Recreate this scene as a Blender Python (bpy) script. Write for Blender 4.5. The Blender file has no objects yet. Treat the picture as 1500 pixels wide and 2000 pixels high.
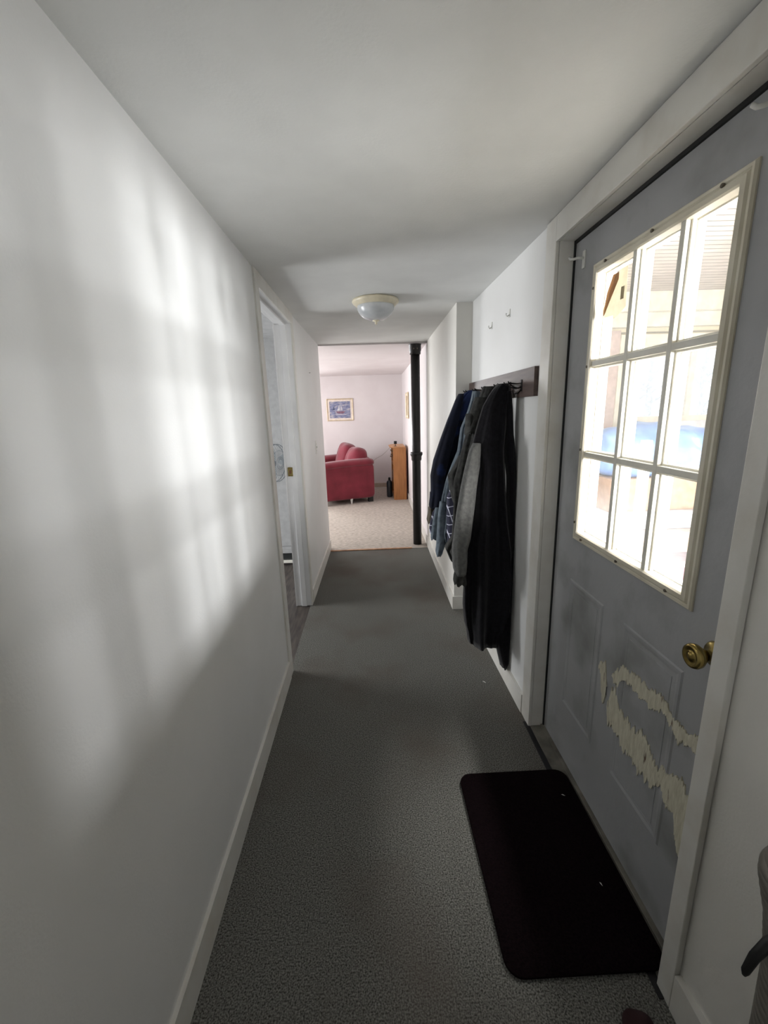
import bpy, bmesh, math, random
from mathutils import Vector, Matrix
random.seed(7)
S = bpy.context.scene
C = S.collection
PI = math.pi

# ------------------------------------------------------------------ camera
FPX, YAW, PITCH, ROLL = 824.8, 0.02475, 0.23538, -0.0311
CAM = Vector((0, 0, 1.46))
fw = Vector((math.sin(YAW) * math.cos(PITCH), math.cos(YAW) * math.cos(PITCH), -math.sin(PITCH)))
rt0 = Vector((math.cos(YAW), -math.sin(YAW), 0)); up0 = rt0.cross(fw)
rt = rt0 * math.cos(ROLL) + up0 * math.sin(ROLL)
up = -rt0 * math.sin(ROLL) + up0 * math.cos(ROLL)
cd = bpy.data.cameras.new('camera'); cam = bpy.data.objects.new('camera', cd); C.objects.link(cam)
cd.sensor_fit = 'HORIZONTAL'; cd.sensor_width = 36; cd.lens = FPX * 36 / 1500
cd.clip_start = 0.02
cam.matrix_world = Matrix(((rt.x, up.x, -fw.x, CAM.x), (rt.y, up.y, -fw.y, CAM.y), (rt.z, up.z, -fw.z, CAM.z), (0, 0, 0, 1)))
S.camera = cam

# ------------------------------------------------------------------ light
S.view_settings.view_transform = 'Standard'; S.view_settings.look = 'None'
S.view_settings.gamma = 1.0; S.view_settings.use_curve_mapping = False
S.view_settings.exposure = 1.45
W = bpy.data.worlds.new('world'); S.world = W; W.use_nodes = True
W.node_tree.nodes['Background'].inputs[0].default_value = (0.90, 0.95, 1.0, 1)
W.node_tree.nodes['Background'].inputs[1].default_value = 0.55
def area(name, loc, target, sx, sy, power, col=(1, 1, 1), spread=180):
    l = bpy.data.lights.new(name, 'AREA'); l.shape = 'RECTANGLE'; l.size = sx; l.size_y = sy
    l.energy = power; l.color = col; l.spread = math.radians(spread)
    o = bpy.data.objects.new(name, l); C.objects.link(o); o.location = loc
    o.rotation_euler = (Vector(target) - Vector(loc)).to_track_quat('-Z', 'Y').to_euler()
    return o
# daylight through the porch windows, beyond the entry door
for y_, w_ in ((-0.42, 9.2), (0.18, 8.8), (0.74, 6.6), (1.92, 6.6)):       # one per pane of the porch glazing
    area('daylight_porch_window', (4.12, y_, 1.52), (0, y_, 1.45), 0.32, 0.46, w_ * 0.95, (0.98, 0.99, 1.0), 75)
area('added_porch_end_light', (2.3, -1.55, 1.4), (2.3, 4, 1.3), 2.4, 1.2, 20, (0.98, 0.99, 1.0))  # added fill for the porch end wall; no window is built here
area('added_porch_end_light', (2.3, -1.5, 1.45), (0.76, 1.2, 1.45), 0.9, 0.7, 13, (1.0, 0.98, 0.96), 50)  # added narrow lamp aimed through the door glass to brighten the left far wall
# light thrown up by the snow outside, through the low porch glazing
area('snow_light_porch', (4.12, 1.1, 0.50), (0.7, 1.2, 1.5), 2.8, 0.65, 11, (0.97, 0.99, 1.0), 85)
# living room daylight from the left window, then an added far-wall lamp
area('living_daylight_and_fill', (-3.25, 6.2, 1.35), (0, 6.2, 0.9), 1.5, 1.2, 29, (0.97, 0.985, 1.0))
area('living_daylight_and_fill', (-2.0, 8.15, 1.4), (0.3, 3.2, 0.9), 1.2, 1.0, 13, (0.98, 0.99, 1.0), 110)  # added to brighten the far hall, from an invented window out of view
# added lamp in an invented roof opening; porch floor bounces it to the ceiling
area('added_porch_overhead_light', (1.8, 1.1, 2.42), (1.8, 1.1, 0), 1.2, 1.2, 72, (1.0, 0.99, 0.97), 62)
# daylight in the room left of the hall, through its window
area('daylight_side_room', (-2.95, 3.0, 1.10), (0, 2.9, 1.2), 0.9, 1.3, 25, (0.97, 0.985, 1.0))
# added dim fill behind the camera, set in an invented back-wall window
area('added_back_fill', (0.05, -2.35, 1.45), (0.05, 3, 1.7), 0.9, 0.8, 1.2, (1.0, 0.98, 0.95))

# ------------------------------------------------------------------ helpers
def lin(c):
    return tuple((x / 255 / 12.92) if x / 255 <= 0.04045 else ((x / 255 + 0.055) / 1.055) ** 2.4 for x in c)
MATS = {}
def mat(name, rgb, rough=0.7, rgb2=None, scale=20.0, detail=4, lo=0.35, hi=0.65, bump=0.0, bscale=None, metal=0.0,
        stretch=(1, 1, 1), spec=0.5, sheen=0.0, rgb3=None, s3=3.0, lo3=0.5, hi3=0.7):
    m = bpy.data.materials.new(name); m.use_nodes = True; nt = m.node_tree; N = nt.nodes; L = nt.links
    b = N['Principled BSDF']; b.inputs['Roughness'].default_value = rough; b.inputs['Metallic'].default_value = metal
    b.inputs['Specular IOR Level'].default_value = spec
    if sheen: b.inputs['Sheen Weight'].default_value = sheen
    tc = N.new('ShaderNodeTexCoord'); mp = N.new('ShaderNodeMapping'); L.new(tc.outputs['Object'], mp.inputs[0])
    mp.inputs['Scale'].default_value = stretch
    def ramp(sc, lo, hi, det):
        n = N.new('ShaderNodeTexNoise'); n.inputs['Scale'].default_value = sc; n.inputs['Detail'].default_value = det
        L.new(mp.outputs[0], n.inputs['Vector'])
        r = N.new('ShaderNodeMapRange'); r.inputs[1].default_value = lo; r.inputs[2].default_value = hi
        L.new(n.outputs['Fac'], r.inputs[0]); return n, r
    def mix(fac, a, bcol):
        x = N.new('ShaderNodeMix'); x.data_type = 'RGBA'; L.new(fac, x.inputs[0])
        if hasattr(a, 'links') or isinstance(a, bpy.types.NodeSocket): L.new(a, x.inputs[6])
        else: x.inputs[6].default_value = (*lin(a), 1)
        x.inputs[7].default_value = (*lin(bcol), 1); return x.outputs[2]
    if rgb2 is None: rgb2 = tuple(max(0, v * 0.93) for v in rgb)
    n, r = ramp(scale, lo, hi, detail)
    col = mix(r.outputs[0], rgb, rgb2)
    if rgb3 is not None:
        n3, r3 = ramp(s3, lo3, hi3, 5); col = mix(r3.outputs[0], col, rgb3)
    L.new(col, b.inputs['Base Color'])
    if bump:
        bn = N.new('ShaderNodeTexNoise'); bn.inputs['Scale'].default_value = bscale or scale; bn.inputs['Detail'].default_value = 3
        L.new(mp.outputs[0], bn.inputs['Vector'])
        bp = N.new('ShaderNodeBump'); bp.inputs['Strength'].default_value = min(1, bump); bp.inputs['Distance'].default_value = 0.004
        L.new(bn.outputs['Fac'], bp.inputs['Height']); L.new(bp.outputs[0], b.inputs['Normal'])
    MATS[name] = m
    return m
def obj(name, bm, m, parent=None, smooth=False, kind=None, label=None):
    me = bpy.data.meshes.new(name)
    bmesh.ops.recalc_face_normals(bm, faces=bm.faces[:])
    bm.to_mesh(me); bm.free()
    if smooth:
        for p in me.polygons: p.use_smooth = True
    me.materials.append(m)
    o = bpy.data.objects.new(name, me); C.objects.link(o)
    if parent is not None: o.parent = parent
    if kind: o['kind'] = kind
    if label: o['label'] = label
    return o
def tag(o, label, cat, group=None):
    o['label'] = label; o['category'] = cat
    if group: o['group'] = group
    return o
def thing(name, label, cat, loc=(0, 0, 0), rz=0, group=None):
    o = bpy.data.objects.new(name, None); C.objects.link(o); o.location = loc; o.rotation_euler = (0, 0, rz)
    o.empty_display_size = 0.1
    return tag(o, label, cat, group)
def box(bm, x0, x1, y0, y1, z0, z1, bev=0.0):
    g = bmesh.ops.create_cube(bm, size=1)
    for v in g['verts']:
        v.co = Vector(((x0 + x1) / 2 + v.co.x * (x1 - x0), (y0 + y1) / 2 + v.co.y * (y1 - y0), (z0 + z1) / 2 + v.co.z * (z1 - z0)))
    if bev:
        es = {e for v in g['verts'] for e in v.link_edges}
        bmesh.ops.bevel(bm, geom=list(es), offset=bev, segments=2, affect='EDGES', profile=0.5)
def B(*boxes, bev=0.0):
    bm = bmesh.new()
    for b in boxes: box(bm, *b, bev=bev)
    return bm
def prism(pts, z0, z1, bm=None):
    bm = bm or bmesh.new()
    lo = [bm.verts.new((x, y, z0)) for x, y in pts]; hi = [bm.verts.new((x, y, z1)) for x, y in pts]
    bm.faces.new(lo); bm.faces.new(hi)
    n = len(pts)
    for i in range(n): bm.faces.new((lo[i], lo[(i + 1) % n], hi[(i + 1) % n], hi[i]))
    return bm
def plate(pts, thick, bm=None):
    """flat polygon in 3-D with a thickness vector"""
    bm = bm or bmesh.new(); t = Vector(thick)
    a = [bm.verts.new(Vector(p)) for p in pts]; b = [bm.verts.new(Vector(p) + t) for p in pts]
    bm.faces.new(a); bm.faces.new(b); n = len(pts)
    for i in range(n): bm.faces.new((a[i], a[(i + 1) % n], b[(i + 1) % n], b[i]))
    return bm
def lathe(profile, n=32, bm=None, axis='Z', loc=(0, 0, 0)):
    """profile: list of (radius, height)"""
    bm = bm or bmesh.new(); rings = []
    for r, h in profile:
        ring = []
        for i in range(n):
            a = 2 * PI * i / n; x, y = r * math.cos(a), r * math.sin(a)
            co = {'Z': (x, y, h), 'X': (h, x, y), 'Y': (x, h, y)}[axis]
            ring.append(bm.verts.new(Vector(co) + Vector(loc)))
        rings.append(ring)
    for a, b in zip(rings, rings[1:]):
        for i in range(n): bm.faces.new((a[i], a[(i + 1) % n], b[(i + 1) % n], b[i]))
    bm.faces.new(rings[0]); bm.faces.new(rings[-1])
    return bm
def tube(path, r, n=10, bm=None, closed=False):
    bm = bm or bmesh.new(); P = [Vector(p) for p in path]; rings = []; m = len(P)
    rr = r if isinstance(r, (list, tuple)) else [r] * m
    prev = None
    for i, p in enumerate(P):
        if closed: t = (P[(i + 1) % m] - P[i - 1]).normalized()
        else: t = (P[min(i + 1, m - 1)] - P[max(i - 1, 0)]).normalized()
        if prev is None:
            s = t.cross(Vector((0, 0, 1)));
            if s.length < 0.1: s = t.cross(Vector((0, 1, 0)))
        else: s = prev - t * prev.dot(t)
        s.normalize(); prev = s; u = t.cross(s)
        rings.append([bm.verts.new(p + (s * math.cos(2 * PI * k / n) + u * math.sin(2 * PI * k / n)) * rr[i]) for k in range(n)])
    pairs = list(zip(rings, rings[1:])) + ([(rings[-1], rings[0])] if closed else [])
    for a, b in pairs:
        for k in range(n): bm.faces.new((a[k], a[(k + 1) % n], b[(k + 1) % n], b[k]))
    if not closed: bm.faces.new(rings[0]); bm.faces.new(rings[-1])
    return bm
def frame_sweep(a0, a1, b0, b1, profile, place, bm=None):
    """mitred rectangular moulding; profile = list of (inset from the outer edge, height off the surface)"""
    bm = bm or bmesh.new(); loops = []
    for ins, h in profile:
        cs = [(a0 + ins, b0 + ins), (a1 - ins, b0 + ins), (a1 - ins, b1 - ins), (a0 + ins, b1 - ins)]
        loops.append([bm.verts.new(place(a, b, h)) for a, b in cs])
    n = len(loops)
    for i in range(n):
        p, q = loops[i], loops[(i + 1) % n]
        for k in range(4): bm.faces.new((p[k], p[(k + 1) % 4], q[(k + 1) % 4], q[k]))
    return bm
def soft(sx, sy, sz, k=5.0, n=8, puff=0.0):
    """rounded upholstery block centred on the origin"""
    bm = bmesh.new(); bmesh.ops.create_cube(bm, size=2)
    bmesh.ops.subdivide_edges(bm, edges=bm.edges[:], cuts=n, use_grid_fill=True)
    for v in bm.verts:
        p = v.co.copy(); q = p / ((abs(p.x) ** k + abs(p.y) ** k + abs(p.z) ** k) ** (1 / k))
        w = 1 + puff * (1 - p.x * p.x) * (1 - p.y * p.y) if puff else 1
        v.co = Vector((q.x * sx / 2, q.y * sy / 2, q.z * sz / 2 * w))
    return bm
def shift(bm, loc, rot=None):
    if rot is not None: bmesh.ops.transform(bm, matrix=rot.to_4x4(), verts=bm.verts[:])
    for v in bm.verts: v.co += Vector(loc)
    return bm
def at(px, py, Y):
    d = rt * ((px - 750) / FPX) - up * ((py - 1000) / FPX) + fw
    return CAM + d * (Y / d.y)

# ------------------------------------------------------------------ materials
wall_m = mat('wall_paint', (228, 228, 227), 0.55, (221, 221, 219), 3.0, lo=0.3, hi=0.8, bump=0.12, bscale=160)
wall2_m = mat('wall_paint_warm', (230, 228, 222), 0.6, (221, 218, 211), 3.0, lo=0.3, hi=0.8, bump=0.12, bscale=160)
ceil_m = mat('ceiling_paint', (232, 233, 231), 0.85, (225, 226, 224), 4.0, bump=0.15, bscale=120)
liv_m = mat('living_wall_paint', (231, 225, 225), 0.8, (226, 219, 219), 3.0)
trim_m = mat('trim_paint', (222, 220, 214), 0.4, (208, 203, 193), 9.0, lo=0.45, hi=0.8, bump=0.1, bscale=60)
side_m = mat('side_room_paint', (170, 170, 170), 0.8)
carpet_m = mat('grey_carpet', (144, 143, 137), 0.98, (62, 62, 58), 230.0, detail=5, lo=0.34, hi=0.66, bump=1.0, bscale=260, spec=0.05,
               rgb3=(100, 92, 85), s3=1.8, lo3=0.48, hi3=0.78)
tan_m = mat('tan_carpet', (198, 189, 178), 0.98, (164, 156, 147), 70.0, lo=0.35, hi=0.65, bump=1.0, bscale=140, spec=0.05, stretch=(0.35, 1, 1))
plank_m = mat('side_room_planks', (88, 80, 74), 0.5, (54, 48, 46), 9.0, lo=0.35, hi=0.65, stretch=(5, 0.6, 1))
door_m = mat('grey_door_paint', (170, 171, 173), 0.38, (161, 162, 164), 3.5, lo=0.3, hi=0.7, bump=0.15, bscale=60, rgb3=(136, 137, 135), s3=4.5, lo3=0.52, hi3=0.72)
scrape_m = mat('bare_cream_primer', (214, 210, 190), 0.7, (196, 191, 170), 40.0, bump=0.5, bscale=90, stretch=(1, 2.5, 0.6), rgb3=(92, 62, 40), s3=16, lo3=0.62, hi3=0.70)
frame_m = mat('cream_plastic', (224, 218, 200), 0.45, (204, 196, 176), 8.0, lo=0.4, hi=0.75)
munt_m = mat('white_plastic', (236, 234, 224), 0.4, (224, 220, 206), 10.0)
brass_m = mat('aged_brass', (184, 164, 104), 0.24, (132, 112, 62), 25.0, metal=1.0)
dark_metal = mat('dark_iron', (30, 28, 28), 0.4, (18, 17, 17), 20, metal=0.7)
screw_m = mat('screw_steel', (120, 112, 100), 0.4, metal=0.8)
rubber_m = mat('black_rubber', (14, 14, 14), 0.6)
pipe_m = mat('black_cast_iron_paint', (26, 26, 26), 0.42, (15, 15, 15), 12.0, bump=0.5, bscale=60, rgb3=(130, 130, 126), s3=26, lo3=0.72, hi3=0.76)
wood_m = mat('orange_oak', (178, 122, 72), 0.45, (150, 98, 54), 6.0, lo=0.3, hi=0.7, stretch=(6, 6, 0.7))
rack_m = mat('dark_walnut', (88, 72, 66), 0.5, (60, 46, 42), 6.0, stretch=(8, 0.8, 8))
sofa_m = mat('red_microfibre', (128, 50, 62), 0.9, (106, 42, 50), 5.0, lo=0.3, hi=0.7, bump=0.25, bscale=40, sheen=0.3, spec=0.1)
mat_m = mat('dark_brown_mat', (24, 16, 18), 0.98, (14, 9, 11), 160.0, bump=0.9, bscale=220, spec=0.02)
sill_m = mat('threshold_metal', (128, 124, 114), 0.5, (92, 88, 80), 14.0, metal=0.2)
glassbowl_m = mat('alabaster_glass', (206, 208, 210), 0.25, (180, 184, 187), 14.0, lo=0.3, hi=0.7)
lampbase_m = mat('cream_enamel', (232, 222, 196), 0.4)
blk = mat('black_plastic', (16, 16, 17), 0.45)
white_p = mat('white_plastic_hook', (226, 226, 220), 0.4)

gl = bpy.data.materials.new('dusty_glass'); gl.use_nodes = True
nt = gl.node_tree; N = nt.nodes; L = nt.links
for n in list(N): N.remove(n)
out = N.new('ShaderNodeOutputMaterial'); tr = N.new('ShaderNodeBsdfTransparent'); df = N.new('ShaderNodeBsdfTranslucent'); g2 = N.new('ShaderNodeBsdfGlossy')
g2.inputs['Roughness'].default_value = 0.03; df.inputs[0].default_value = (0.9, 0.92, 0.95, 1)
m1 = N.new('ShaderNodeMixShader'); m2 = N.new('ShaderNodeMixShader'); fr0 = N.new('ShaderNodeLayerWeight'); fr0.inputs[0].default_value = 0.5
fr = N.new('ShaderNodeMath'); fr.operation = 'POWER'; fr.inputs[1].default_value = 5.0; L.new(fr0.outputs['Facing'], fr.inputs[0])
tc = N.new('ShaderNodeTexCoord'); sx = N.new('ShaderNodeSeparateXYZ'); L.new(tc.outputs['Object'], sx.inputs[0])
mr = N.new('ShaderNodeMapRange'); mr.inputs[1].default_value = 1.2; mr.inputs[2].default_value = 0.98; mr.inputs[3].default_value = 0.02; mr.inputs[4].default_value = 0.09
L.new(sx.outputs[2], mr.inputs[0])
nz = N.new('ShaderNodeTexNoise'); nz.inputs['Scale'].default_value = 5; L.new(tc.outputs['Object'], nz.inputs['Vector'])
ma = N.new('ShaderNodeMath'); ma.operation = 'MULTIPLY'; L.new(mr.outputs[0], ma.inputs[0])
mr2 = N.new('ShaderNodeMapRange'); mr2.inputs[3].default_value = 0.7; mr2.inputs[4].default_value = 1.3; L.new(nz.outputs['Fac'], mr2.inputs[0]); L.new(mr2.outputs[0], ma.inputs[1])
L.new(ma.outputs[0], m1.inputs[0]); L.new(tr.outputs[0], m1.inputs[1]); L.new(df.outputs[0], m1.inputs[2])
L.new(fr.outputs[0], m2.inputs[0]); L.new(m1.outputs[0], m2.inputs[1]); L.new(g2.outputs[0], m2.inputs[2]); L.new(m2.outputs[0], out.inputs[0])

def board_mat(name, rgb, rgb2, pitch, axis):
    """painted boards: a narrow dark groove every `pitch` metres along `axis`"""
    m = mat(name, rgb, 0.6, rgb2, 6.0)
    nt = m.node_tree; N = nt.nodes; L = nt.links; b = N['Principled BSDF']
    tc = N.new('ShaderNodeTexCoord'); s = N.new('ShaderNodeSeparateXYZ'); L.new(tc.outputs['Object'], s.inputs[0])
    md = N.new('ShaderNodeMath'); md.operation = 'PINGPONG'; md.inputs[1].default_value = pitch / 2; L.new(s.outputs[axis], md.inputs[0])
    r = N.new('ShaderNodeMapRange'); r.inputs[1].default_value = 0; r.inputs[2].default_value = pitch * 0.08; L.new(md.outputs[0], r.inputs[0])
    bp = N.new('ShaderNodeBump'); bp.inputs['Distance'].default_value = 0.01; L.new(r.outputs[0], bp.inputs['Height']); L.new(bp.outputs[0], b.inputs['Normal'])
    src = b.inputs['Base Color'].links[0].from_socket
    x = N.new('ShaderNodeMix'); x.data_type = 'RGBA'; L.new(r.outputs[0], x.inputs[0]); x.inputs[6].default_value = (*lin(tuple(v * 0.72 for v in rgb)), 1)
    L.new(src, x.inputs[7]); L.new(x.outputs[2], b.inputs['Base Color'])
    return m
siding_m = board_mat('pale_siding', (226, 218, 196), (216, 208, 186), 0.13, 2)
porchceil_m = board_mat('porch_ceiling_boards', (214, 204, 196), (200, 190, 182), 0.07, 1)

# ------------------------------------------------------------------ the room
def struct(name, bm, m, parent=None, smooth=False):
    return obj(name, bm, m, parent, smooth, kind=None if parent else 'structure')
YB = -2.4                    # wall behind the camera
ZC = 2.115                    # hall ceiling
YE = 4.46                     # where the hall opens into the living room
struct('floor_hall', B((-0.52, 0.70, YB, 4.36, -0.06, 0.0)), carpet_m)
struct('floor_living', B((-3.2, 0.75, 4.36, 8.2, -0.06, 0.002), (-0.52, 0.7, 4.30, 4.37, -0.05, -0.001)), tan_m)
struct('trim_1', B((-0.49, 0.40, 4.345, 4.375, -0.002, 0.008), bev=0.002), mat('worn_wood_strip', (196, 150, 110), 0.5, (150, 108, 76), 14))
struct('floor_side_room', B((-3.0, -0.52, 0.8, 4.3, -0.06, -0.004)), plank_m)
struct('ceiling', B((-0.53, 0.78, YB, YE, ZC, ZC + 0.1)), ceil_m)
struct('ceiling_living', B((-3.3, 0.85, YE + 0.002, 8.25, 2.10, 2.2)), liv_m)
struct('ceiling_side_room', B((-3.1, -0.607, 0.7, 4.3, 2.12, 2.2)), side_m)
# left wall with the doorway
XLW = -0.512
DY0, DY1, DZ = 2.20, 3.055, 2.045
struct('wall_left', B((-0.606, XLW, YB, DY0 - 0.02, 0, ZC), (-0.606, XLW, DY0 - 0.02, DY1 + 0.02, DZ + 0.02, ZC), (-0.606, XLW, DY1 + 0.02, 3.2, 0, ZC)), wall_m)
struct('wall_left_far', prism([(-0.606, 3.2), (XLW, 3.2), (-0.493, YE), (-0.606, YE)], 0, ZC), wall_m)
struct('baseboard_left', prism([(XLW, YB), (-0.50, YB), (-0.50, DY0 - 0.07), (XLW, DY0 - 0.07)], 0, 0.105), trim_m)
bm = prism([(XLW, DY1 + 0.065), (-0.5, DY1 + 0.065), (-0.48, YE - 0.01), (-0.493, YE)], 0, 0.10)
struct('baseboard_left_far', bm, trim_m)
# doorway lining (door_2): casing, jamb, stop, strike
enamel_m = mat('white_enamel', (228, 228, 228), 0.4, (220, 220, 220), 6.0)
d2 = obj('door_2', B((XLW, -0.503, DY0 - 0.07, DY0, 0, ZC - 0.001), (XLW, -0.503, DY1, DY1 + 0.06, 0, ZC - 0.001), (XLW, -0.503, DY0, DY1, DZ, ZC - 0.001)), trim_m, kind='structure')
obj('door_jamb', B((-0.620, -0.5125, DY1, DY1 + 0.019, 0, DZ), (-0.620, -0.5125, DY0 - 0.019, DY0, 0, DZ), (-0.620, -0.5125, DY0, DY1, DZ, DZ + 0.019)), enamel_m, d2)
obj('door_stop', B((-0.583, -0.545, DY1 - 0.012, DY1, 0, DZ), (-0.583, -0.545, DY0, DY0 + 0.012, 0, DZ), (-0.583, -0.545, DY0 + 0.012, DY1 - 0.012, DZ - 0.012, DZ), bev=0.002), enamel_m, d2)
obj('door_edge_trim', B((-0.630, -0.6205, DY1 - 0.004, DY1 + 0.05, 0, DZ + 0.04), (-0.630, -0.6205, DY0 - 0.05, DY0, 0, DZ + 0.04)), enamel_m, d2)
sp = obj('strike_plate', B((-0.606, -0.572, DY1 - 0.015, DY1 - 0.0005, 1.02, 1.085), bev=0.0015), brass_m, d2, label='brass strike plate')
obj('latch_hole', B((-0.597, -0.582, DY1 - 0.0165, DY1 - 0.010, 1.04, 1.065), bev=0.002), mat('latch_dark', (110, 70, 40), 0.5), sp)
# side room
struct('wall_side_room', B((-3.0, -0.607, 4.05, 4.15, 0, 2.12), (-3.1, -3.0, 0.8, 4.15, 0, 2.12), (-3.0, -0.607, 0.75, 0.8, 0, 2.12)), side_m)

# right walls
def rw(name, pts, z0, z1, m): return struct(name, prism(pts, z0, z1), m)
XN = 0.700
EY0, EY1, EZ = 0.755, 1.670, 2.028         # entry doorway
rw('wall_right_near', [(XN, YB), (0.85, YB), (0.85, EY0 - 0.02), (XN, EY0 - 0.02)], 0, ZC, wall2_m)
rw('wall_right_above_door', [(XN, EY0 - 0.02), (0.85, EY0 - 0.02), (0.85, EY1 + 0.02), (XN, EY1 + 0.02)], EZ + 0.02, ZC, wall2_m)
rw('wall_right_coats', [(0.697, EY1 + 0.02), (0.85, EY1 + 0.02), (0.85, 2.92), (0.678, 2.92)], 0, ZC, wall_m)
rw('wall_right_far', [(0.574, 2.90), (0.85, 2.90), (0.85, YE - 0.01), (0.586, YE - 0.01)], 0, ZC, wall2_m)
rw('baseboard_right_near', [(0.684, YB), (XN, YB), (XN, 0.708), (0.684, 0.708)], 0, 0.115, trim_m)
rw('baseboard_right_coats', [(0.682, 1.765), (0.6965, 1.765), (0.678, 2.90), (0.664, 2.90)], 0, 0.10, trim_m)
rw('baseboard_right_far', [(0.561, 2.887), (0.664, 2.887), (0.664, 2.90), (0.574, 2.90), (0.586, YE - 0.01), (0.572, YE - 0.01)], 0, 0.10, trim_m)
struct('wall_back', B((-0.63, -0.42, YB - 0.1, YB, 0, ZC), (0.52, 0.85, YB - 0.1, YB, 0, ZC), (-0.42, 0.52, YB - 0.1, YB, 0, 1.0), (-0.42, 0.52, YB - 0.1, YB, 1.9, ZC)), wall2_m)
struct('added_window_6', frame_sweep(-0.42, 0.52, 1.0, 1.9, [(0, 0), (0, 0.02), (0.05, 0.02), (0.05, -0.06), (0.02, -0.06)], lambda a, b, h: (a, YB + h, b)), trim_m)  # invented window frame around the added fill lamp
# entry casing and jamb
struct('trim_2', B((0.685, 0.699, EY1, EY1 + 0.09, 0, ZC - 0.002), (0.685, 0.699, EY0 - 0.045, EY1, EZ, ZC - 0.002), (0.684, 0.699, EY0 - 0.045, EY0, 0, EZ), bev=0.002), trim_m)
struct('trim_3', B((0.6995, 0.83, EY1, EY1 + 0.019, 0, EZ), (0.7005, 0.83, EY0 - 0.019, EY0, 0, EZ), (0.7005, 0.83, EY0 - 0.019, EY1 + 0.019, EZ, EZ + 0.019)), trim_m)
struct('trim_4', B((0.695, 0.86, EY0, EY1, -0.03, 0.006), (0.742, 0.756, EY0, EY1, 0.006, 0.012), bev=0.002), sill_m)
struct('trim_5', B((0.672, 0.694, EY0 - 0.03, EY1 + 0.03, -0.01, 0.004), bev=0.001), mat('black_edge_strip', (22, 22, 24), 0.6))
struct('trim_6', B((0.752, 0.765, EY1 - 0.008, EY1, 0.01, EZ), (0.752, 0.765, EY0, EY0 + 0.008, 0.01, EZ), (0.752, 0.765, EY0, EY1, EZ - 0.010, EZ)), rubber_m)

# living room shell
struct('wall_living_far', B((-3.3, -2.62, 8.1, 8.2, 0, 2.10), (-1.38, 0.75, 8.1, 8.2, 0, 2.10), (-2.62, -1.38, 8.1, 8.2, 0, 0.88), (-2.62, -1.38, 8.1, 8.2, 1.92, 2.10)), liv_m)
struct('added_window_7', frame_sweep(-2.62, -1.38, 0.88, 1.92, [(0, 0), (0, 0.03), (0.06, 0.03), (0.06, -0.04), (0.02, -0.04)], lambda a, b, h: (a, 8.1 - h, b)), trim_m)  # invented window frame for the added far-wall lamp
struct('wall_living_right', prism([(0.586, YE - 0.0095), (0.80, YE - 0.0095), (0.80, 8.1), (0.603, 8.1)], 0, 2.0995), liv_m)
struct('wall_living_near', B((-3.3, -0.607, YE - 0.16, YE, 0, 2.1)), liv_m)
lw = B((-3.3, -3.2, YE, 5.4, 0, 2.1), (-3.3, -3.2, 7.0, 8.1, 0, 2.1), (-3.3, -3.2, 5.4, 7.0, 0, 0.75), (-3.3, -3.2, 5.4, 7.0, 1.95, 2.1))
struct('wall_living_left', lw, liv_m)
struct('window_2', frame_sweep(5.4, 7.0, 0.75, 1.95, [(0, 0), (0, 0.03), (0.06, 0.03), (0.06, -0.08), (0.02, -0.08)], lambda a, b, h: (-3.2 + h, a, b)), munt_m)
struct('baseboard_living_far', B((-3.2, 0.62, 8.088, 8.1, 0.012, 0.10)), mat('tan_baseboard', (186, 172, 156), 0.6))
struct('trim_7', B((-3.2, 0.62, 8.075, 8.1, 0.0, 0.018)), trim_m)
struct('baseboard_living_right', prism([(0.572, YE - 0.009), (0.586, YE - 0.009), (0.603, 8.07), (0.589, 8.07)], 0, 0.10), trim_m)

# ------------------------------------------------------------------ entry door (door_1)
XD = 0.757
WY0, WY1, WZ0, WZ1 = 0.907, 1.512, 0.968, 1.905
door = obj('door_1', B((XD, 0.80, EY0 + 0.004, WY0 + 0.03, 0.014, EZ - 0.012), (XD, 0.80, WY1 - 0.03, EY1 - 0.009, 0.014, EZ - 0.012),
                       (XD, 0.80, WY0 + 0.03, WY1 - 0.03, 0.014, WZ0 + 0.03), (XD, 0.80, WY0 + 0.03, WY1 - 0.03, WZ1 - 0.03, EZ - 0.012)), door_m, kind='structure')
pl = lambda a, b, h: (XD - h, a, b)
wf = obj('window_frame', frame_sweep(WY0, WY1, WZ0, WZ1, [(0, -0.02), (0, 0.004), (0.004, 0.009), (0.010, 0.009), (0.013, 0.006), (0.018, 0.011), (0.030, 0.012), (0.034, 0.008), (0.036, -0.012), (0.034, -0.02)], pl), frame_m, door)
frame_sweep_out = frame_sweep(WY0, WY1, WZ0, WZ1, [(0, -0.04), (0, -0.052), (0.03, -0.056), (0.038, -0.04), (0.038, -0.02), (0.03, -0.02)], pl)
obj('outer_window_frame', frame_sweep_out, munt_m, door)
for y, z in [(1.210, 1.892), (1.434, 1.892), (0.985, 1.892), (1.494, 1.829), (1.498, 1.585), (1.498, 1.303), (1.500, 1.035), (1.445, 0.982), (1.220, 0.982), (0.993, 0.985)]:
    obj('screw', lathe([(0.0035, XD - 0.0135), (0.0045, XD - 0.0125), (0.0045, XD - 0.008)], 10, axis='X', loc=(0, y, z)), screw_m, wf)
IY0, IY1, IZ0, IZ1 = WY0 + 0.034, WY1 - 0.034, WZ0 + 0.034, WZ1 - 0.034
def muntin(y0, y1, z0, z1, vert):
    w = 0.009
    bm = bmesh.new()
    for (hw, xa, xb) in ((w, XD - 0.006, XD + 0.008), (w + 0.006, XD + 0.006, XD + 0.016), (w + 0.006, XD + 0.022, XD + 0.032), (w, XD + 0.03, XD + 0.044)):
        if vert: c = (y0 + y1) / 2; box(bm, xa, xb, c - hw, c + hw, z0, z1, bev=0.002)
        else: c = (z0 + z1) / 2; box(bm, xa + 0.0007, xb - 0.0007, y0, y1, c - hw, c + hw, bev=0.002)
    return bm
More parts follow.
